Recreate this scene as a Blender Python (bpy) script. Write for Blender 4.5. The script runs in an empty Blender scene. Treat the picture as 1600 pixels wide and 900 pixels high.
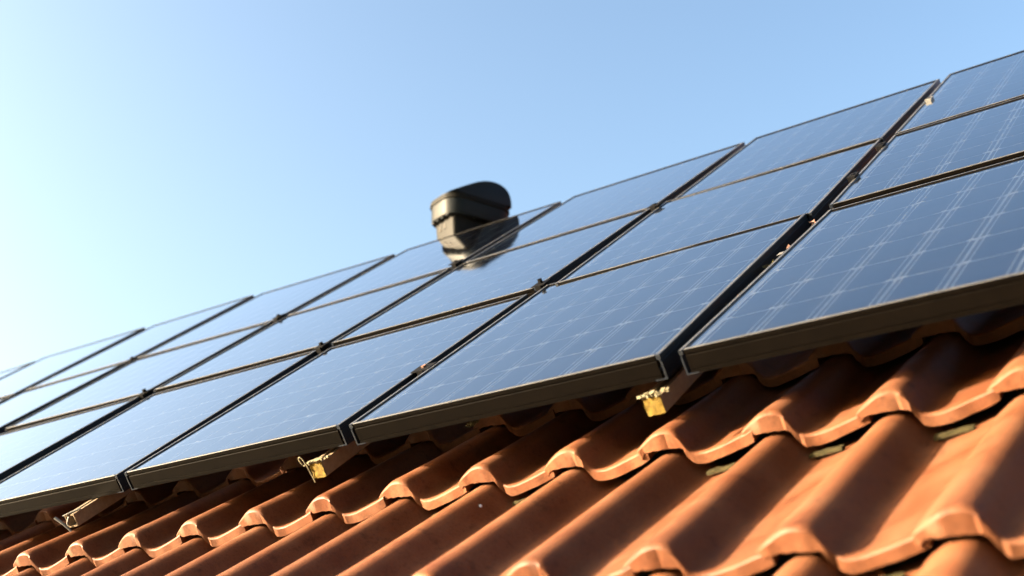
import bpy, bmesh, math, random
from mathutils import Matrix, Vector
random.seed(7)
scn = bpy.context.scene
C = scn.collection
R = math.radians

# ------------------------------------------------------------------ camera
Z0 = 5.0                                   # height of the panels' lower edge above the ground
PITCH = R(37.42)                           # pitch of the panel plane
cam_d = bpy.data.cameras.new('camera')
cam = bpy.data.objects.new('camera', cam_d)
C.objects.link(cam)
rot = Matrix(((0.8020, 0.2217, 0.5547), (0.5974, -0.2977, -0.7447), (0.0, 0.9286, -0.3712)))
cam.matrix_world = Matrix.Translation((1.10603, -2.17082, Z0 - 0.84666)) @ rot.to_quaternion().to_matrix().to_4x4()
cam_d.sensor_width = 36.0
cam_d.lens = 1991.075 / 1600 * 36.0
cam_d.clip_start = 0.05
cam_d.clip_end = 5000
cam_d.dof.use_dof = True
cam_d.dof.focus_distance = 3.45
cam_d.dof.aperture_fstop = 2.6
cam_d.dof.aperture_blades = 9
scn.camera = cam

# ------------------------------------------------------------------ sun and sky
# direction TOWARDS the sun, in the panel plane's own axes (along the eave, up the slope, outwards)
s_roof = Vector((-1.25, -0.62, 1.0)).normalized()
s = Matrix.Rotation(PITCH, 3, 'X') @ s_roof
elev = math.asin(s.z)
azim = math.atan2(s.x, s.y)                # clockwise from +Y
SKY_GAMMA, SKY_TINT = 1.35, (0.865, 0.845, 0.755)
world = bpy.data.worlds.new('World')
scn.world = world
world.use_nodes = True
nt = world.node_tree
sky = nt.nodes.new('ShaderNodeTexSky')
sky.sky_type = 'NISHITA'
sky.sun_disc = False
sky.sun_elevation = elev
sky.sun_rotation = azim
sky.altitude = 300
sky.air_density = 1.0
sky.dust_density = 8.0
sky.ozone_density = 1.2
bg = nt.nodes['Background']
bg.inputs['Strength'].default_value = 0.05
gam = nt.nodes.new('ShaderNodeGamma')           # the photograph's strong sky contrast
gam.inputs['Gamma'].default_value = SKY_GAMMA
mul = nt.nodes.new('ShaderNodeVectorMath'); mul.operation = 'MULTIPLY'
mul.inputs[1].default_value = SKY_TINT
nt.links.new(sky.outputs[0], gam.inputs['Color'])
nt.links.new(gam.outputs[0], mul.inputs[0])
nt.links.new(mul.outputs[0], bg.inputs['Color'])
sun_d = bpy.data.lights.new('sun', 'SUN')
sun_d.energy = 5.0
sun_d.angle = R(0.5)
sun_d.color = (1.0, 0.83, 0.60)
sun = bpy.data.objects.new('sun', sun_d)
C.objects.link(sun)
sun.rotation_euler = s.to_track_quat('Z', 'Y').to_euler()
sun.location = (-8, -3, Z0 + 6)
scn.view_settings.view_transform = 'Standard'
scn.view_settings.look = 'None'
scn.view_settings.exposure = 3.55
scn.view_settings.gamma = 1.0

# ------------------------------------------------------------------ helpers
ROOF = Matrix.Translation((0, 0, Z0)) @ Matrix.Rotation(PITCH, 4, 'X')   # panel-plane axes -> world

def empty(name, mw, label, cat, group=None):
    o = bpy.data.objects.new(name, None)
    o.empty_display_size = 0.1
    C.objects.link(o)
    o.matrix_basis = mw
    tag(o, label, cat, group)
    return o

def tag(o, label=None, cat=None, group=None, kind=None):
    if label: o['label'] = label
    if cat: o['category'] = cat
    if group: o['group'] = group
    if kind: o['kind'] = kind
    return o

class MB:
    """collects shapes into one mesh"""
    def __init__(self):
        self.v, self.f = [], []
    def add(self, verts, faces):
        n = len(self.v)
        self.v += [tuple(p) for p in verts]
        self.f += [tuple(i + n for i in fc) for fc in faces]
    def box(self, x0, x1, y0, y1, z0, z1, M=None):
        vs = [Vector((x, y, z)) for z in (z0, z1) for y in (y0, y1) for x in (x0, x1)]
        if M is not None: vs = [M @ p for p in vs]
        self.add(vs, [(0, 2, 3, 1), (4, 5, 7, 6), (0, 1, 5, 4), (2, 6, 7, 3), (0, 4, 6, 2), (1, 3, 7, 5)])
    def quad(self, x0, x1, y0, y1, z):
        self.add([(x0, y0, z), (x1, y0, z), (x1, y1, z), (x0, y1, z)], [(0, 1, 2, 3)])
    def loft(self, rings, close=True, caps=True):
        n = len(rings[0]); vs = [p for r in rings for p in r]; fs = []
        for i in range(len(rings) - 1):
            for j in range(n if close else n - 1):
                a = i * n + j; b = i * n + (j + 1) % n
                fs.append((a, b, b + n, a + n))
        if caps and close:
            fs.append(tuple(range(n - 1, -1, -1)))
            fs.append(tuple((len(rings) - 1) * n + j for j in range(n)))
        self.add(vs, fs)
    def tube(self, pts, r, n=8):
        pts = [Vector(p) for p in pts]; rings = []
        for i, p in enumerate(pts):
            d = (pts[min(i + 1, len(pts) - 1)] - pts[max(i - 1, 0)]).normalized()
            a = d.orthogonal().normalized(); b = d.cross(a)
            rr = r[i] if isinstance(r, (list, tuple)) else r
            rings.append([p + a * rr * math.cos(2 * math.pi * k / n) + b * rr * math.sin(2 * math.pi * k / n) for k in range(n)])
        self.loft(rings)
    def mesh(self, name, mat, smooth=None, fix=True):
        me = bpy.data.meshes.new(name)
        me.from_pydata(self.v, [], self.f)
        me.update()
        if fix:
            bm = bmesh.new(); bm.from_mesh(me)
            bmesh.ops.recalc_face_normals(bm, faces=bm.faces)
            bm.to_mesh(me); bm.free()
        if smooth is not None:
            me.shade_smooth()
            me.set_sharp_from_angle(angle=R(smooth))
        me.materials.append(mat)
        return me
    def obj(self, name, mat, parent=None, smooth=None, mw=None, fix=True):
        o = bpy.data.objects.new(name, self.mesh(name, mat, smooth, fix))
        C.objects.link(o)
        if parent is not None: o.parent = parent
        if mw is not None: o.matrix_basis = mw
        return o

# ------------------------------------------------------------------ materials
def new_mat(name):
    m = bpy.data.materials.new(name); m.use_nodes = True
    t = m.node_tree
    return m, t, t.nodes['Principled BSDF']

def noise(t, scale, detail=4, rough=0.55, coord='Object', dist=0.0):
    tc = t.nodes.new('ShaderNodeTexCoord'); n = t.nodes.new('ShaderNodeTexNoise')
    n.inputs['Scale'].default_value = scale; n.inputs['Detail'].default_value = detail
    n.inputs['Roughness'].default_value = rough; n.inputs['Distortion'].default_value = dist
    t.links.new(tc.outputs[coord], n.inputs['Vector'])
    return n

def ramp(t, src, stops):
    r = t.nodes.new('ShaderNodeValToRGB')
    e = r.color_ramp.elements
    while len(e) < len(stops): e.new(0.5)
    for k, (p, c) in enumerate(stops):
        e[k].position = p; e[k].color = (*c, 1) if len(c) == 3 else c
    t.links.new(src, r.inputs['Fac'])
    return r

def bump(t, b, src, strength, dist=0.001):
    n = t.nodes.new('ShaderNodeBump'); n.inputs['Strength'].default_value = strength
    n.inputs['Distance'].default_value = dist
    t.links.new(src, n.inputs['Height']); t.links.new(n.outputs['Normal'], b.inputs['Normal'])
    return n

def simple(name, col, rough=0.5, metal=0.0, nscale=40, var=0.25, bmp=0.15, bdist=0.0006, spec=0.5):
    m, t, b = new_mat(name)
    n = noise(t, nscale, 5)
    lo = tuple(c * (1 - var) for c in col); hi = tuple(min(1, c * (1 + var)) for c in col)
    r = ramp(t, n.outputs['Fac'], [(0.3, lo), (0.7, hi)])
    t.links.new(r.outputs['Color'], b.inputs['Base Color'])
    b.inputs['Specular IOR Level'].default_value = spec
    b.inputs['Roughness'].default_value = rough; b.inputs['Metallic'].default_value = metal
    n2 = noise(t, nscale * 6, 3)
    bump(t, b, n2.outputs['Fac'], bmp, bdist)
    return m

def clay():
    m, t, b = new_mat('terracotta')
    oi = t.nodes.new('ShaderNodeObjectInfo')
    tc = t.nodes.new('ShaderNodeTexCoord')
    off = t.nodes.new('ShaderNodeVectorMath'); off.operation = 'MULTIPLY_ADD'
    off.inputs[1].default_value = (1, 1, 1)
    sc = t.nodes.new('ShaderNodeVectorMath'); sc.operation = 'SCALE'; sc.inputs['Scale'].default_value = 37.0
    cmb = t.nodes.new('ShaderNodeCombineXYZ')
    for k in range(3): t.links.new(oi.outputs['Random'], cmb.inputs[k])
    t.links.new(cmb.outputs[0], sc.inputs[0])
    t.links.new(tc.outputs['Object'], off.inputs[0]); t.links.new(sc.outputs[0], off.inputs[2])
    def nz(scale, det, rg=0.55):
        n = t.nodes.new('ShaderNodeTexNoise'); n.inputs['Scale'].default_value = scale
        n.inputs['Detail'].default_value = det; n.inputs['Roughness'].default_value = rg
        t.links.new(off.outputs[0], n.inputs['Vector']); return n
    a = nz(9, 4); blot = nz(26, 5, 0.7); bfine = nz(140, 6, 0.65); c = nz(420, 2)
    r1 = ramp(t, a.outputs['Fac'], [(0.28, (0.062, 0.0205, 0.0088)), (0.5, (0.077, 0.0290, 0.0132)), (0.74, (0.091, 0.0395, 0.0205))])
    # per-tile firing tone
    hsv = t.nodes.new('ShaderNodeHueSaturation')
    mr = t.nodes.new('ShaderNodeMapRange'); mr.inputs['To Min'].default_value = 0.80; mr.inputs['To Max'].default_value = 1.16
    t.links.new(oi.outputs['Random'], mr.inputs['Value']); t.links.new(mr.outputs[0], hsv.inputs['Value'])
    t.links.new(r1.outputs['Color'], hsv.inputs['Color'])
    # fine dark and pale specks
    r2 = ramp(t, bfine.outputs['Fac'], [(0.30, (0.62, 0.60, 0.58)), (0.48, (1, 1, 1)), (0.72, (1.12, 1.08, 1.04))])
    mx = t.nodes.new('ShaderNodeMix'); mx.data_type = 'RGBA'; mx.blend_type = 'MULTIPLY'; mx.inputs['Factor'].default_value = 0.8
    t.links.new(hsv.outputs['Color'], mx.inputs['A']); t.links.new(r2.outputs['Color'], mx.inputs['B'])
    # weathered blotches and pale lime bloom
    r3 = ramp(t, blot.outputs['Fac'], [(0.30, (0.55, 0.52, 0.50)), (0.44, (1, 1, 1)), (0.60, (1, 1, 1)), (0.78, (1.22, 1.28, 1.36))])
    mx2 = t.nodes.new('ShaderNodeMix'); mx2.data_type = 'RGBA'; mx2.blend_type = 'MULTIPLY'; mx2.inputs['Factor'].default_value = 0.85
    t.links.new(mx.outputs['Result'], mx2.inputs['A']); t.links.new(r3.outputs['Color'], mx2.inputs['B'])
    t.links.new(mx2.outputs['Result'], b.inputs['Base Color'])
    rr = ramp(t, a.outputs['Fac'], [(0.3, (0.46,) * 3), (0.7, (0.62,) * 3)])
    t.links.new(rr.outputs['Color'], b.inputs['Roughness'])
    b.inputs['Specular IOR Level'].default_value = 0.12
    ad = t.nodes.new('ShaderNodeMath'); ad.operation = 'ADD'
    t.links.new(bfine.outputs['Fac'], ad.inputs[0]); t.links.new(c.outputs['Fac'], ad.inputs[1])
    bump(t, b, ad.outputs[0], 0.5, 0.0014)
    return m

def glass():
    m, t, b = new_mat('panel_glass')
    t.nodes.remove(b)
    out = t.nodes['Material Output']
    fr = t.nodes.new('ShaderNodeFresnel'); fr.inputs['IOR'].default_value = 1.48
    fm = t.nodes.new('ShaderNodeMath'); fm.operation = 'MULTIPLY'; fm.use_clamp = True   # coated, two-faced glass mirrors more than one face
    fm.inputs[1].default_value = 1.62
    t.links.new(fr.outputs[0], fm.inputs[0])
    gl = t.nodes.new('ShaderNodeBsdfGlossy'); gl.inputs['Roughness'].default_value = 0.07
    gl.inputs['Color'].default_value = (1, 1, 1, 1)
    tr = t.nodes.new('ShaderNodeBsdfTransparent'); tr.inputs['Color'].default_value = (0.93, 0.95, 0.95, 1)
    # a film of dust: a little diffuse, streaky
    df = t.nodes.new('ShaderNodeBsdfDiffuse'); df.inputs['Color'].default_value = (0.30, 0.29, 0.27, 1)
    n = noise(t, 6, 6, 0.6)
    rp = ramp(t, n.outputs['Fac'], [(0.35, (0.0005,) * 3), (0.8, (0.006,) * 3)])
    md = t.nodes.new('ShaderNodeMixShader'); mf = t.nodes.new('ShaderNodeMixShader')
    t.links.new(rp.outputs['Color'], md.inputs[0]); t.links.new(tr.outputs[0], md.inputs[1]); t.links.new(df.outputs[0], md.inputs[2])
    n3 = noise(t, 14, 6, 0.7)
    rg = ramp(t, n3.outputs['Fac'], [(0.35, (0.03,) * 3), (0.7, (0.07,) * 3)])
    t.links.new(rg.outputs['Color'], gl.inputs['Roughness'])
    n2 = noise(t, 3, 2)
    bp = t.nodes.new('ShaderNodeBump'); bp.inputs['Strength'].default_value = 0.06; bp.inputs['Distance'].default_value = 0.01
    t.links.new(n2.outputs['Fac'], bp.inputs['Height'])
    t.links.new(bp.outputs[0], gl.inputs['Normal'])
    t.links.new(fm.outputs[0], mf.inputs[0]); t.links.new(md.outputs[0], mf.inputs[1]); t.links.new(gl.outputs[0], mf.inputs[2])
    t.links.new(mf.outputs[0], out.inputs['Surface'])
    return m

def cell_mat():
    m, t, b = new_mat('silicon_cell')
    oi = t.nodes.new('ShaderNodeObjectInfo')
    n = noise(t, 30, 3)
    r = ramp(t, n.outputs['Fac'], [(0.3, (0.0014, 0.0068, 0.032)), (0.7, (0.0022, 0.0098, 0.044))])
    hsv = t.nodes.new('ShaderNodeHueSaturation')
    mr = t.nodes.new('ShaderNodeMapRange'); mr.inputs['To Min'].default_value = 0.8; mr.inputs['To Max'].default_value = 1.2
    t.links.new(oi.outputs['Random'], mr.inputs['Value']); t.links.new(mr.outputs[0], hsv.inputs['Value'])
    t.links.new(r.outputs['Color'], hsv.inputs['Color']); t.links.new(hsv.outputs['Color'], b.inputs['Base Color'])
    b.inputs['Roughness'].default_value = 0.5
    b.inputs['Specular IOR Level'].default_value = 0.2
    return m

M_CLAY = clay()
M_GLASS = glass()
M_CELL = cell_mat()
M_BACK = simple('backsheet_film', (0.38, 0.40, 0.43), 0.6, 0, 20, 0.1, 0.0)
M_RIBBON = simple('tinned_ribbon', (0.36, 0.38, 0.41), 0.5, 0.0, 60, 0.2, 0.05)
M_SOLDER = simple('solder_spot', (0.70, 0.70, 0.68), 0.5, 0.0, 90, 0.2, 0.05)
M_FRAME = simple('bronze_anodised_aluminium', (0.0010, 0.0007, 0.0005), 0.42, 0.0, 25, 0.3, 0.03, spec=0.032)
M_LIP = simple('sky_lightened_frame_lip', (0.022, 0.022, 0.0225), 0.35, 0.0, 25, 0.3, 0.02, spec=0.5)  # paler than the frame: sun and sky light on the lip put into its colour
M_SIDE = simple('sky_tinted_anodised', (0.0040, 0.0058, 0.0095), 0.4, 0.0, 25, 0.3, 0.02, spec=0.2)  # side walls tinted blue, the sky's tone put into the dark anodised colour
M_RAIL = simple('mill_aluminium', (0.10, 0.075, 0.05), 0.45, 0.3, 50, 0.25, 0.2)
M_CAP = simple('weathered_zinc', (0.068, 0.044, 0.0058), 0.7, 0.0, 120, 0.4, 0.45, 0.002, spec=0.1)
M_PALE = simple('pale_oxide', (0.095, 0.085, 0.055), 0.8, 0, 150, 0.3, 0.6, 0.001, spec=0.1)
M_CLAMP = simple('black_clamp', (0.003, 0.003, 0.0035), 0.6, 0.0, 60, 0.3, 0.1, spec=0.03)
M_STEEL = simple('bright_steel', (0.07, 0.07, 0.07), 0.5, 0.2, 60, 0.15, 0.1)
M_VENT = simple('dark_vent_plastic', (0.0035, 0.0050, 0.0062), 0.5, 0.0, 40, 0.2, 0.05, spec=0.08)
M_VENT2 = simple('grey_vent_plastic', (0.0033, 0.0033, 0.0028), 0.6, 0.0, 40, 0.2, 0.05, spec=0.07)
M_MORTAR = simple('old_mortar', (0.020, 0.0165, 0.0075), 0.95, 0, 120, 0.5, 1.0, 0.003, spec=0.05)
M_DARK = simple('underlay_felt', (0.020, 0.018, 0.017), 0.9, 0, 30, 0.3, 0.2)
M_LEAF = simple('dry_leaf', (0.045, 0.013, 0.004), 0.8, 0, 90, 0.5, 0.4, 0.001)
M_MOSS = simple('dry_moss', (0.085, 0.075, 0.03), 0.95, 0, 150, 0.5, 0.8, 0.002)
M_PEBBLE = simple('pale_pebble', (0.42, 0.48, 0.60), 0.7, 0, 150, 0.1, 0.2)
M_WALL = simple('rendered_wall', (0.42, 0.39, 0.34), 0.9, 0, 12, 0.15, 0.5, 0.002)
M_WOOD = simple('roof_timber', (0.16, 0.095, 0.05), 0.8, 0, 30, 0.35, 0.5, 0.002)
m, t, b = new_mat('garden_ground')
n = noise(t, 0.35, 8, 0.65)
r = ramp(t, n.outputs['Fac'], [(0.35, (0.055, 0.075, 0.025)), (0.6, (0.10, 0.10, 0.045)), (0.8, (0.16, 0.13, 0.08))])
t.links.new(r.outputs['Color'], b.inputs['Base Color']); b.inputs['Roughness'].default_value = 0.95
M_GROUND = m

# ------------------------------------------------------------------ ground
g = MB()
N = 24
xs = [-3000, -800, -200, -60, -25, -12, -6, 0, 6, 12, 25, 60, 200, 800, 3000]
vs = [(x, y, 0.0) for y in xs for x in xs]
n_ = len(xs)
g.add(vs, [(j * n_ + i, j * n_ + i + 1, (j + 1) * n_ + i + 1, (j + 1) * n_ + i) for j in range(n_ - 1) for i in range(n_ - 1)])
tag(g.obj('ground', M_GROUND, fix=False), kind='structure')

# ------------------------------------------------------------------ the house: deck, walls, tiles
house = empty('house', Matrix.Identity(4), 'house roof of orange clay pantiles below and beneath the solar panels', 'house')
TILT = 0.039                               # the tiled plane lies a little flatter than the panels
ZT = -0.175
TROOF = ROOF @ Matrix.Translation((0, 0, ZT)) @ Matrix.Rotation(-TILT, 4, 'X')   # tile-plane axes
dk = MB()
dk.box(-9.6, 2.9, -1.75, 5.4, -0.19, -0.165)
dk.obj('underlay', M_DARK, house, mw=TROOF)
top = TROOF @ Vector((0, 5.4, -0.17))
bs = MB()
bs.add([(-9.6, top.y, top.z), (2.9, top.y, top.z), (2.9, top.y + 5.4, top.z - 3.6), (-9.6, top.y + 5.4, top.z - 3.6)], [(0, 1, 2, 3)])
bs.obj('rear_slope', M_CLAY, house)
ev = TROOF @ Vector((0, -1.3, -0.2))
wl = MB()
wl.box(-9.3, 2.6, ev.y, ev.y + 0.3, 0, ev.z)
wl.obj('front_wall', M_WALL, house)
for x0 in (-9.3, 2.3):
    wl = MB()
    wl.add([(x0, ev.y + .31, 0), (x0 + .3, ev.y + .31, 0), (x0 + .3, top.y + 4, 0), (x0, top.y + 4, 0),
            (x0, ev.y + .31, ev.z), (x0 + .3, ev.y + .31, ev.z), (x0 + .3, top.y + 4, ev.z), (x0, top.y + 4, ev.z)],
           [(0, 1, 2, 3), (4, 5, 6, 7), (0, 1, 5, 4), (1, 2, 6, 5), (2, 3, 7, 6), (3, 0, 4, 7)])
    wl.add([(x0, ev.y + .31, ev.z), (x0, top.y, top.z - .05), (x0, top.y + 4, ev.z), (x0 + .3, ev.y + .31, ev.z), (x0 + .3, top.y, top.z - .05), (x0 + .3, top.y + 4, ev.z)],
           [(0, 1, 2), (3, 4, 5), (0, 1, 4, 3), (1, 2, 5, 4)])
    wl.obj('gable_wall', M_WALL, house)

P = 0.2412                                 # cover width of one pantile
L = 0.645                                  # length
PROF = [(-0.018, .0265), (-0.004, .0300), (.04, .0380), (.09, .0460), (.14, .0525), (.19, .0570), (.24, .0590), (.29, .0582), (.33, .0545), (.365, .0485),
        (.395, .0405), (.42, .0315), (.445, .0220), (.475, .0125), (.51, .0050), (.55, .0012), (.61, .0008), (.68, .0036), (.76, .0078), (.84, .0125), (.92, .0175), (1.0, .0225), (1.07, .0285)]
NOSE = {.19: .0580, .24: .0605, .29: .0605, .33: .0585, .365: .0545, .395: .0480, .42: .0380, .445: .0215, .475: .0085, .51: .0030}
VS = [0.0, 0.002, 0.0045, 0.008, 0.013, 0.022, 0.032, 0.048, 0.075, 0.12, 0.20, 0.36, 0.52, L]

def tile_mesh(k):
    rnd = random.Random(100 + k)
    m = MB(); nu = len(PROF); T = 0.021
    ph = [rnd.uniform(0, 6.28) for _ in range(6)]
    wob = rnd.uniform(-.0015, .0015)
    topv, botv = [], []
    for v in VS:
        for i, (u, h) in enumerate(PROF):
            rough = 0.0012 * math.sin(u * 23 + ph[0]) + 0.0009 * math.sin(u * 51 + ph[1]) + 0.0009 * math.sin(u * 97 + ph[2])
            w = math.exp(-v / 0.02)
            roll = max(0.0, min(1.0, (0.47 - u) / 0.05)) if u > 0.3 else 1.0
            if u < .1: roll = max(0.0, min(1.0, (u + .018) / .10))
            hb = h + (NOSE.get(u, h) - h) * math.exp(-(v / 0.075) ** 2)
            # the rounded upper lip of the lower edge
            q_ = max(0.0, 1 - v / (0.008 + 0.006 * roll))
            drop = (0.0045 + 0.0035 * roll) * (1 - math.sqrt(max(0.0, 1 - q_ * q_)))
            crown = math.exp(-((u - .2) / .16) ** 2)
            yy = v + rough * w - (0.006 * roll) * w
            x = u * P + 0.0012 * math.sin(v * 7 + ph[3])
            z = hb - drop + wob * (u - .5) + 0.0007 * math.sin(v * 9 + u * 4 + ph[4])
            topv.append((x, yy, z))
            zb = hb - T
            near_ = math.exp(-(v / 0.026) ** 2)
            if u < .40:                                  # the roll is closed by a thick, almost straight-edged end
                zb = zb * (1 - near_) + min(zb, .0165 + .004 * crown) * near_
            else:
                zb -= .004 * near_
            zb += 0.0008 * math.sin(u * 70 + ph[5]) * w
            botv.append((x + (.004 if u < .02 else 0), yy + 0.001 * w + rough * w * .6, min(zb, z - .006)))
    nv = len(VS); n0 = nu * nv
    f = []
    for j in range(nv - 1):
        for i in range(nu - 1):
            a = j * nu + i
            f.append((a, a + 1, a + nu + 1, a + nu))
            f.append((n0 + a, n0 + a + nu, n0 + a + nu + 1, n0 + a + 1))
    for i in range(nu - 1):
        f.append((i, n0 + i, n0 + i + 1, i + 1))
        a = (nv - 1) * nu + i
        f.append((a, a + 1, n0 + a + 1, n0 + a))
    for j in range(nv - 1):
        a = j * nu; f.append((a, a + nu, n0 + a + nu, n0 + a))
        a = j * nu + nu - 1; f.append((a, n0 + a, n0 + a + nu, a + nu))
    m.add(topv + botv, f)
    return m.mesh('roof_tile', M_CLAY, 33)

TILES = [tile_mesh(k) for k in range(6)]
HC = 0.0360
# lower edges of the courses, measured up the slope, and the pan tiles' left edges
X0 = 0.4885
jit = random.Random(5)
def course(s_of_x, i0, i1, delta):
    for i in range(i0, i1 + 1):
        x = X0 - P * i
        sj = s_of_x(x) + jit.uniform(-.004, .004)
        o = bpy.data.objects.new('roof_tile', TILES[jit.randrange(6)])
        C.objects.link(o); o.parent = house
        loc = Matrix.Translation((x + jit.uniform(-.002, .002), sj, jit.uniform(-.0015, .0015)))
        o.matrix_basis = TROOF @ loc @ Matrix.Rotation(-delta + jit.uniform(-.003, .003), 4, 'X') @ Matrix.Rotation(jit.uniform(-.006, .006), 4, 'Z') @ Matrix.Translation((0, 0, -HC))
sM = lambda x: -0.047 if x > -0.8 else -0.047 + 0.025 * (x + 0.8)
course(lambda x: -1.185, -3, 3, 0.090)
course(lambda x: sM(x) - 0.567, -4, 14, 0.090)
course(sM, -4, 28, 0.095)
course(lambda x: sM(x) + 0.445, -4, 33, 0.090)
course(lambda x: sM(x) + 0.920, -4, 36, 0.080)
# the courses wholly under the panels, and the strip up to the ridge: too hidden to tell apart
far = MB()
base = TILES[0]
for kk, s0 in enumerate([1.42, 1.93, 2.44, 2.95, 3.46, 3.97, 4.48, 4.99]):
    for i in range(-4, 40):
        Mx = Matrix.Translation((X0 - P * i, s0, -0.0)) @ Matrix.Rotation(-0.075, 4, 'X') @ Matrix.Translation((0, 0, -HC))
        nu = len(PROF); rows = [0, 4, 8, 10, 13]
        vs = [Mx @ base.vertices[j * nu + q].co for j in rows for q in range(0, nu, 1)]
        far.add(vs, [(a * nu + q, a * nu + q + 1, (a + 1) * nu + q + 1, (a + 1) * nu + q) for a in range(len(rows) - 1) for q in range(nu - 1)])
o = far.obj('upper_tiles', M_CLAY, house, 42, TROOF)
o['kind'] = 'stuff'
# crumbling mortar strips showing in the pans below each course
for (sf, i0, i1, off) in ((lambda x: sM(x), -4, 14, 0.0), (lambda x: sM(x) - .567, -4, 3, 0)):
    for i in range(i0, i1):
        if jit.random() < 0.12: continue
        mb = MB(); n = 7; w = jit.uniform(.055, .078)
        rings = []
        for k in range(n):
            t_ = k / (n - 1)
            x = (t_ - .5) * w
            hh = .0035 + jit.uniform(-.0012, .0015); dd = .009 + jit.uniform(-.003, .002)
            zz = 0.10 * x
            rings.append([(x, -dd, zz - .004), (x, dd, zz - .004), (x, dd, zz + hh), (x, -dd + .003, zz + hh * .8)])
        mb.loft(rings)
        x = X0 - P * i + P * jit.uniform(.66, .74)
        sj = sf(x) - 0.012 + jit.uniform(-.005, .003)
        hz = -HC + 0.003 - math.sin(0.090) * 0.55 + .0065 + 0.004
        mb.obj('mortar_strip', M_MORTAR, house, 40, TROOF @ Matrix.Translation((x, sj, hz)) @ Matrix.Rotation(-.09, 4, 'X') @ Matrix.Rotation(jit.uniform(-.12, .12), 4, 'Z'))

# ------------------------------------------------------------------ solar panels
# column, row, centre x/y/z, small rotations, width, height
PANELS = [
  (1,1,0.4028,0.4823,0.0013,-0.0090,-0.0089,-0.0214,0.9414,1.0311),
  (1,2,0.3979,1.4864,-0.0042,0.0026,0.0002,0.0195,0.9522,0.8352),
  (1,3,0.3848,2.4587,-0.0016,0.0083,-0.0023,0.0131,0.9785,1.0142),
  (0,1,-0.5446,0.4854,0.0024,-0.0070,-0.0025,0.0055,0.8558,1.0511),
  (0,2,-0.5371,1.4871,-0.0050,-0.0080,0.0038,0.0402,0.8224,0.9796),
  (0,3,-0.5447,2.4483,-0.0066,0.0027,-0.0024,0.0119,0.7993,1.0084),
  (-1,1,-1.4443,0.4777,-0.0024,-0.0040,-0.0035,-0.0120,0.8409,0.9670),
  (-1,2,-1.4618,1.4726,-0.0056,-0.0023,-0.0044,-0.0227,0.8972,0.8814),
  (-1,3,-1.4513,2.4396,-0.0083,-0.0054,-0.0013,0.0060,0.8897,1.0346),
  (-2,1,-2.3794,0.5058,-0.0070,0.0047,0.0022,0.0046,0.8750,0.9659),
  (-2,2,-2.4314,1.4770,-0.0058,0.0003,0.0002,-0.0250,0.9484,0.8325),
  (-2,3,-2.4406,2.4273,-0.0091,-0.0030,0.0009,-0.0033,0.9628,0.9957),
  (-3,1,-3.4633,0.5017,-0.0009,-0.0004,0.0005,0.0002,1.0802,1.0034),
  (-3,2,-3.4759,1.5002,-0.0050,0.0026,0.0089,-0.0026,0.9552,0.8108),
  (-3,3,-3.5037,2.4340,-0.0056,-0.0006,0.0087,-0.0216,1.0012,0.9683),
  (-4,2,-4.5182,1.4841,0.0006,0.0003,0.0026,-0.0011,0.8816,0.9315),
  (-4,3,-4.5245,2.4621,0.0042,0.0014,0.0058,0.0004,0.8697,0.9925),
  (-5,2,-5.5293,1.4809,0.0022,0.0010,-0.0011,-0.0001,0.9739,0.9253),
  (-5,3,-5.5548,2.4619,0.0162,0.0073,0.0106,-0.0037,1.0139,1.0017),
  (-6,3,-6.5638,2.4628,0.0166,0.0079,-0.0072,0.0026,0.8668,0.9501),
  (-7,3,-7.5300,2.4650,0.0160,0.0070,-0.0020,0.0000,0.9300,0.9600),
]
ROWN = {1: 'bottom row', 2: 'middle row', 3: 'top row'}
def plabel(c, r):
    k = 1 - c
    if r == 1:
        return ['largest solar panel in the bottom row, running out of the right edge above the tiles',
                'bottom row solar panel second from the right, left of the widest gap, cell grid showing',
                'bottom row solar panel third from the right, above the rail end with the wire loop',
                'bottom row solar panel fourth from the right, its lower edge leaving at the left',
                'bottom row solar panel fifth from the right, a pale wedge at the left edge'][k]
    if r == 2:
        return ['middle row solar panel at the right edge, crossed by double ribbon lines',
                'middle row solar panel second from the right, left of the widest gap',
                'middle row solar panel third from the right, holding the tip of the vent reflection',
                'middle row solar panel fourth from the right, below left of the vent reflection',
                'middle row solar panel fifth from the right, mirroring pale sky',
                'middle row solar panel sixth from the right, mirroring nearly white sky',
                'middle row solar panel seventh from the right, at the left edge of the array'][k]
    return ['top row solar panel at the right edge under the deepest blue sky',
            'top row solar panel second from the right, between two wide dark gaps',
            'top row solar panel third from the right, its upper edge starting right of the vent',
            'top row solar panel fourth from the right, in front of the vent and mirroring it',
            'top row solar panel fifth from the right, first one left of the vent',
            'top row solar panel sixth from the right, second one left of the vent',
            'top row solar panel seventh from the right, third left of the vent',
            'top row solar panel eighth from the right, a narrow pale wedge far left',
            'top row solar panel ninth from the right, last sliver at the left edge'][k]

NX, NY = 7, 6
TH = 0.052
def cell_mesh(w, h):
    a, bb = w * .07, h * .035
    m = MB()
    x, y = w / 2, h / 2
    m.add([(-x + a, -y, 0), (x - a, -y, 0), (x, -y + bb, 0), (x, y - bb, 0), (x - a, y, 0), (-x + a, y, 0), (-x, y - bb, 0), (-x, -y + bb, 0)], [tuple(range(8))])
    return m.mesh('solar_cell', M_CELL, fix=False)

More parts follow.
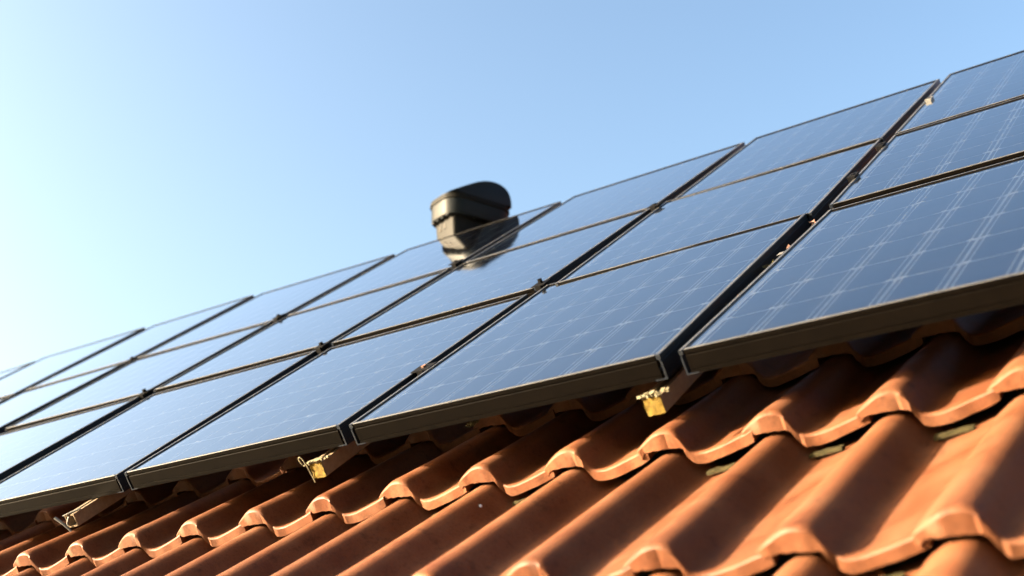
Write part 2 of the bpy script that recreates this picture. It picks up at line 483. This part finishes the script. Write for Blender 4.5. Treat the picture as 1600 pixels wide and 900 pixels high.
def frame_bar(w, length_axis, lo, hi, edge, inner, sgn, pan):
    """one extrusion of the frame: outer wall with a shallow groove, top lip and return flange"""
    prof = [(0, 0.0015), (0.0015, 0.0025), (0.0095, 0.0025), (0.0095, -0.007), (0.004, -0.009), (0.004, -TH + .003), (0.028, -TH + .003), (0.028, -TH),
            (0.0, -TH), (0.0, -0.043), (0.0012, -0.0425), (0.0012, -0.041), (0.0, -0.0405), (0.0, -0.0125), (0.0016, -0.0115), (0.0016, -0.0085), (0.0, -0.0075)]
    m = MB(); rings = []
    for tpos in (lo, hi):
        ring = []
        for d, z in prof:
            p_in = edge + sgn * d
            ring.append((tpos, p_in, z) if length_axis == 'x' else (p_in, tpos, z))
        rings.append(ring)
    m.loft(rings)
    return m

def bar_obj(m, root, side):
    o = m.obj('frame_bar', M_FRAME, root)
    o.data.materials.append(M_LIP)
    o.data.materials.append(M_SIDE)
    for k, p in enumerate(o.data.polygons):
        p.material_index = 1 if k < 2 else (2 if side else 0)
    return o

def make_panel(rec):
    c, r, cx, cy, cz, rx, ry, rz, W, H = rec
    rv = Vector((rx, ry, rz)); ang = rv.length
    Rm = Matrix.Rotation(ang, 4, rv.normalized()) if ang > 1e-9 else Matrix.Identity(4)
    root = empty('solar_panel', ROOF @ Matrix.Translation((cx, cy, cz)) @ Rm, plabel(c, r), 'solar panel', 'solar panels on the roof')
    w, h = W / 2, H / 2
    cut = 0.012
    bar_obj(frame_bar(W, 'x', -w + cut, w - cut, -h + .0008, 0, 1, root), root, False)
    bar_obj(frame_bar(W, 'x', -w + cut, w - cut, h - .0008, 0, -1, root), root, False)
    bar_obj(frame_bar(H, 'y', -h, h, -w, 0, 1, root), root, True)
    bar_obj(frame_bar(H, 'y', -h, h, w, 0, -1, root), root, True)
    bk = MB(); bk.quad(-w + .005, w - .005, -h + .005, h - .005, -.0065)
    bk.obj('backsheet', M_BACK, root, fix=False)
    gl = MB(); gl.quad(-w + .0095, w - .0095, -h + .0095, h - .0095, -.0008)
    gl.obj('glass_pane', M_GLASS, root, fix=False)
    mx, my = .026, .022
    pw, ph = (W - 2 * mx) / NX, (H - 2 * my) / NY
    gx, gy = .0064, .0080
    cm = cell_mesh(pw - gx, ph - gy)
    near = c >= -2
    if near:
        for i in range(NX):
            for j in range(NY):
                o = bpy.data.objects.new('solar_cell', cm)
                C.objects.link(o); o.parent = root
                o.location = (-w + mx + (i + .5) * pw, -h + my + (j + .5) * ph, -.0055)
    else:
        gm = MB()
        vv = [v.co.copy() for v in cm.vertices]
        for i in range(NX):
            for j in range(NY):
                d = Vector((-w + mx + (i + .5) * pw, -h + my + (j + .5) * ph, -.0055))
                gm.add([p + d for p in vv], [tuple(range(8))])
        o = gm.obj('cell_grid', M_CELL, root, fix=False); o['kind'] = 'stuff'
    rb = MB()
    rb_r = random.Random(c * 7 + r)
    for i in range(NX):
        for u in (.115, .885):
            x = -w + mx + (i + u) * pw
            rb.quad(x - .0015, x + .0015, -h + my * .6, h - my * .6, -.0048)
    o = rb.obj('ribbon_wires', M_RIBBON, root, fix=False); o['kind'] = 'stuff'
    if near:
        sp = MB()
        for i in range(NX):
            for j in range(NY + 1):
                for u in (.115, .885):
                    x = -w + mx + (i + u) * pw + rb_r.uniform(-.003, .003); y = -h + my + j * ph
                    if rb_r.random() < .18: continue
                    l = rb_r.uniform(.004, .009)
                    sp.quad(x - l, x + l, y - .0034, y + .0034, -.0044)
        o = sp.obj('solder_spots', M_SOLDER, root, fix=False); o['kind'] = 'stuff'
    return root
for rec in PANELS: make_panel(rec)

# ------------------------------------------------------------------ mounting rails with open, weathered lower ends
def rail(x, y0, label, style):
    mw = ROOF @ Matrix.Translation((x, y0, -0.066))
    root = empty('mounting_rail', mw, label, 'mounting rail', 'mounting rails under the panels')
    w, d, Ln = .021, .038, 3.05
    m = MB()
    prof = [(-w, 0), (-.008, 0), (-.008, -.004), (-w + .003, -.004), (-w + .003, -d + .003), (w - .003, -d + .003), (w - .003, -.004), (.008, -.004), (.008, 0), (w, 0), (w, -d), (-w, -d)]
    m.loft([[(px, yy, pz) for px, pz in prof] for yy in (0, 0.12, Ln)])
    m.obj('channel', M_RAIL, root)
    rr = random.Random(int(abs(x) * 100))
    if style != 'open':
        e = MB(); n = 7
        pts = [[None] * n for _ in range(n)]
        vs = []
        for j in range(n):
            for i in range(n):
                vs.append((-w + .0005 + (2 * w - .001) * i / (n - 1) + rr.uniform(-.0008, .0008), -.0035 - rr.uniform(0, .003) + .004 * (j / (n - 1)), -d + d * j / (n - 1) + rr.uniform(-.001, .001)))
        e.add(vs, [(j * n + i, j * n + i + 1, (j + 1) * n + i + 1, (j + 1) * n + i) for j in range(n - 1) for i in range(n - 1)])
        e.obj('end_plate', M_CAP, root, 50)
        b_ = MB()
        for k in range(9):
            px = -w - .004 + (2 * w + .016) * k / 8
            sz = rr.uniform(.0035, .0065); py = rr.uniform(-.004, .006) + (.012 if k > 6 else 0); pz = .002 + rr.uniform(0, .004)
            M_ = Matrix.Translation((px, py, pz)) @ Matrix.Rotation(rr.uniform(-1, 1), 4, 'Z') @ Matrix.Rotation(rr.uniform(-.6, .6), 4, 'X')
            b_.box(-sz, sz, -sz * .8, sz * .8, -sz * .6, sz * .6, M_)
        b_.obj('oxide_crust', M_PALE, root)
    if style == 'loop':
        l_ = MB(); pts = []
        for k in range(15):
            a = 2 * math.pi * k / 14
            pts.append((-w - .004 - .0095 + .009 * math.sin(a) * .8, -.006, .012 + .0125 * math.cos(a + .5)))
        l_.tube(pts, .0017, 6)
        l_.tube([(-w - .004, -.006, .002), (-w - .001, -.007, -.018), (-w + .003, -.008, -.046)], .0017, 6)
        l_.obj('wire_loop', M_PALE, root, 60)
    if style == 'open':
        p_ = MB()
        p_.tube([(-w - .026, -.012, .004), (-w - .006, -.01, -.018), (-w + .010, -.006, -.048)], [.0045, .004, .003], 6)
        p_.tube([(w * .2, -.004, -.004), (-w * .2, -.012, -.020), (-w * .1, -.012, -.028)], .003, 6)
        p_.tube([(-w, -.004, .001), (0, .01, .003), (w, .03, .002)], .0025, 6)
        p_.obj('bent_prong', M_STEEL, root, 60)
    h_ = MB()   # roof hook carrying the rail
    for yy in (1.15,):
        h_.box(-.018, .018, yy, yy + .04, -d - .062, -d - .0005)
    h_.obj('roof_hook', M_STEEL, root)
    return root
rail(-.150, -.066, 'mounting rail under the wide gap, lower end a yellow plate with pale crust', 'plate')
rail(-1.112, -.052, 'mounting rail with a yellow plate and a small wire loop at its lower end', 'loop')
rail(-2.085, -.070, 'mounting rail at far left, its lower end open with bent grey prongs', 'open')

# ------------------------------------------------------------------ clamps in the gaps
def clamp(x, y, label, mat, tall=.012, w=.036, ln=.05, bolt=M_CLAMP):
    root = empty('panel_clamp', ROOF @ Matrix.Translation((x, y, 0)), label, 'clamp', 'clamps in the gaps between panels')
    m = MB()
    m.box(-w, w, -ln / 2, ln / 2, .0035, .0035 + .003)
    m.box(-.010, .010, -ln / 2, ln / 2, -.045, .0035)
    m.obj('clamp_body', mat, root)
    b_ = MB(); n = 6
    b_.loft([[(.008 * math.cos(k * math.pi / 3), .008 * math.sin(k * math.pi / 3), z) for k in range(n)] for z in (.0066, .0066 + tall)])
    b_.obj('bolt_head', bolt, root)
for x, y, lab, mat, tall, w, bolt in [
    (-.083, 2.444, 'bright steel clamp high in the widest gap, between the top row panels', M_STEEL, .002, .011, M_CLAMP),
    (-.093, 1.754, 'small black clamp in the widest gap, just below the top row', M_CLAMP, .002, .013, M_CLAMP),
    (-.080, 1.361, 'black clamp in the widest gap, halfway up the middle row', M_CLAMP, .002, .013, M_CLAMP),
    (-1.006, 1.030, 'black knobbed clamp at the four-panel corner in the middle of the array', M_CLAMP, .014, .024, M_CLAMP),
    (-.980, 1.890, 'small black clamp at the upper corner where four panels meet, right of the vent reflection', M_CLAMP, .004, .022, M_CLAMP),
    (-1.000, .340, 'dark reddish clamp in the gap above the wire-loop rail', M_CLAMP, .005, .030, M_LEAF),
    (-1.925, 1.000, 'black clamp at a four-panel corner, left of the middle of the array', M_CLAMP, .010, .022, M_CLAMP),
    (-1.945, 1.945, 'black clamp at the corner beneath the vent reflection', M_CLAMP, .006, .024, M_CLAMP),
    (-2.915, 1.030, 'black clamp with an upright bolt at the leftmost double-line corner', M_CLAMP, .012, .022, M_CLAMP),
    (-2.955, 1.915, 'black clamp at the upper corner, second gap left of the vent', M_CLAMP, .008, .022, M_CLAMP),
    (-4.030, 1.950, 'tiny black clamp at the farthest visible corner on the left', M_CLAMP, .010, .022, M_CLAMP)]:
    clamp(x, y, lab, mat, tall, w, bolt=bolt)

# leaf litter caught in the widest gap
def leaf(x, y, z, size, label, seed, mat=M_LEAF):
    rr = random.Random(seed); m = MB(); n = 9
    vs = [(0, 0, .004)]
    for k in range(n):
        a = 2 * math.pi * k / n; rad = size * (1 + .35 * math.cos(2 * a)) * rr.uniform(.7, 1.1)
        vs.append((rad * math.cos(a) * .7, rad * math.sin(a), rr.uniform(-.004, .012)))
    vs2 = [(p[0], p[1], p[2] - .0012) for p in vs]
    fs = [(0, 1 + k, 1 + (k + 1) % n) for k in range(n)]
    m.add(vs, fs); m.add(vs2, [f[::-1] for f in fs])
    m.tube([(0, -size, 0), (0, -size * 1.7, .006)], .0012, 5)
    o = m.obj('dry_leaf', mat, None, 60, ROOF @ Matrix.Translation((x, y, z)) @ Matrix.Rotation(rr.uniform(-1, 1), 4, 'Z') @ Matrix.Rotation(.5, 4, 'Y'))
    tag(o, label, 'leaf', 'dry leaves in the widest gap')
leaf(-.084, .360, -.020, .018, 'rust brown dry leaf lowest in the widest gap', 1)
leaf(-.080, .730, -.018, .014, 'rust brown dry leaf in the widest gap beside a pale chip', 2)
leaf(-.084, .950, -.018, .016, 'rust brown dry leaf in the widest gap just below the double line', 3)
pc = MB()
pc.add([(-.008, -.009, 0), (.008, -.007, .002), (.009, .008, .003), (-.005, .009, .001), (0, 0, -.005)], [(0, 1, 2, 3), (0, 1, 4), (1, 2, 4), (2, 3, 4), (3, 0, 4)])
tag(pc.obj('pale_chip', M_STEEL, None, None, ROOF @ Matrix.Translation((-.088, .670, -.012))), 'pale chip lying in the widest gap between panels', 'chip')
def twigs(x, y, z, size, n, label, seed):
    rr = random.Random(seed); m = MB()
    for k in range(n):
        a = rr.uniform(0, 6.28); l = size * rr.uniform(.4, 1)
        p = Vector((rr.uniform(-.4, .4) * size, rr.uniform(-.5, .5) * size, rr.uniform(0, .006)))
        q = p + Vector((math.cos(a), math.sin(a), rr.uniform(.1, .8))) * l * .6
        m.tube([p, (p + q) / 2 + Vector((0, 0, rr.uniform(-.002, .004))), q], [.0013, .0012, .0006], 5)
    return tag(m.obj('twig_tuft', M_MOSS, None, 60, ROOF @ Matrix.Translation((x, y, z))), label, 'twigs')
twigs(-.098, .320, -.028, .03, 16, 'dark twiggy debris lowest in the widest gap', 11)
twigs(-.095, .615, -.028, .03, 18, 'dark twiggy debris in the widest gap below the pale chip', 12)
twigs(-.885, .295, -.165, .035, 26, 'dry mossy tuft on a tile under the middle bottom panel', 13)

# ------------------------------------------------------------------ pebble on a shaded tile
pb = MB(); n = 10
rings = []
for j in range(1, 6):
    a = math.pi * j / 6
    rings.append([(.0062 * math.sin(a) * math.cos(2 * math.pi * k / n), .0075 * math.sin(a) * math.sin(2 * math.pi * k / n), .005 * math.cos(a)) for k in range(n)])
pb.loft(rings)
pebble = pb.obj('pebble', M_PEBBLE, None, 60)
tag(pebble, 'tiny pale bluish pebble lying on the shaded side of a tile', 'pebble')
pebble.matrix_basis = TROOF @ Matrix.Translation((-.62, -.13, -.045))

# ------------------------------------------------------------------ roof vent behind the panels
def vent():
    c = ROOF @ Vector((-2.635, 3.150, 0.022))
    root = empty('roof_vent', Matrix.Translation(c) @ Matrix.Rotation(R(-18), 4, 'Z'), 'dark plastic roof vent with a rounded hood behind the top row of panels', 'vent')
    hx, hy = .125, .195                    # half sizes along the eave and across it
    def plan(ax, ay, rad, z, n=6):
        pts = []
        for (sx, sy, a0) in ((1, 1, 0), (-1, 1, 90), (-1, -1, 180), (1, -1, 270)):
            for k in range(n + 1):
                a = R(a0 + 90 * k / n)
                pts.append((sx * (ax - rad) + rad * math.cos(a), sy * (ay - rad) + rad * math.sin(a), z))
        return pts
    # hood: skirt with two rims
    m = MB()
    m.loft([plan(hx - .012, hy - .012, .078, -.050), plan(hx - .004, hy - .004, .083, -.052), plan(hx - .002, hy - .002, .085, -.046), plan(hx, hy, .088, .030)])
    m.obj('hood', M_VENT, root, 40)
    m = MB()
    m.loft([plan(hx + .004, hy + .004, .09, .0305), plan(hx + .007, hy + .007, .092, .034), plan(hx + .007, hy + .007, .092, .044), plan(hx + .003, hy + .003, .09, .047)])
    m.obj('rim', M_VENT2, root, 40)
    m = MB()
    m.loft([plan(hx + .000, hy + .000, .088, .0475), plan(hx + .004, hy + .004, .09, .050), plan(hx + .004, hy + .004, .09, .058), plan(hx - .002, hy - .002, .088, .061)])
    m.obj('rim', M_VENT2, root, 40)
    # barrel-shaped lid, its axis along the eave
    prof = [(0, 0), (.02, .06), (.08, .17), (.18, .36), (.30, .58), (.42, .78), (.54, .92), (.64, .985), (.73, 1.0), (.82, .955), (.89, .86), (.945, .70), (.98, .48), (.996, .22), (1, 0)]
    m = MB(); rings = []
    for xx, sc, ky in ((-hx + .002, .62, .60), (-hx + .010, .78, .74), (-hx + .030, .91, .89), (-hx + .065, .98, .98), (hx - .060, 1.0, 1.0), (hx - .020, .99, .97), (hx - .006, .97, .94), (hx - .001, .93, .90)):
        rings.append([(xx, ((2 * hy - .008) * (t_ - .5) * ky), .0612 + .118 * z_ * sc) for t_, z_ in prof])
    m.loft(rings)
    m.obj('lid', M_VENT, root, 40)
    for xx in (-.06, .02):                 # shallow ribs across the lid
        q = MB()
        rr_ = []
        for dx, dz in ((-.004, .0005), (-.003, .004), (.003, .004), (.004, .0005)):
            rr_.append([(xx + dx, -hy + .004 + (2 * hy - .008) * t_, .0612 + .118 * z_ + dz) for t_, z_ in prof[2:-4]])
        q.loft(rr_, close=False, caps=False)
        q.obj('lid_rib', M_VENT, root, 40)
    # clips under the skirt
    for k in range(4):
        q = MB(); q.box(-hx + .045 + k * .045, -hx + .065 + k * .045, -hy + .012, -hy + .030, -.059, -.0525)
        q.obj('clip', M_VENT, root)
    # neck narrowing to the flashing
    m = MB()
    m.loft([plan(.080, .140, .02, -.30), plan(.083, .145, .02, -.20), plan(.090, .156, .022, -.08), plan(.090, .156, .022, -.0525)])
    m.obj('neck', M_VENT2, root, 40)
    for xx in (-.035, .005):
        q = MB(); q.box(xx - .004, xx + .004, -.1575, -.150, -.108, -.070)
        q.obj('slot', M_DARK, root)
    q = MB()
    q.box(-.17, .17, -.26, .30, -.006, .006, Matrix.Translation((0, 0, -.305)) @ Matrix.Rotation(R(18), 4, 'Z') @ Matrix.Rotation(PITCH - TILT, 4, 'X'))
    q.obj('flashing', M_VENT2, root)
    return root
vent()
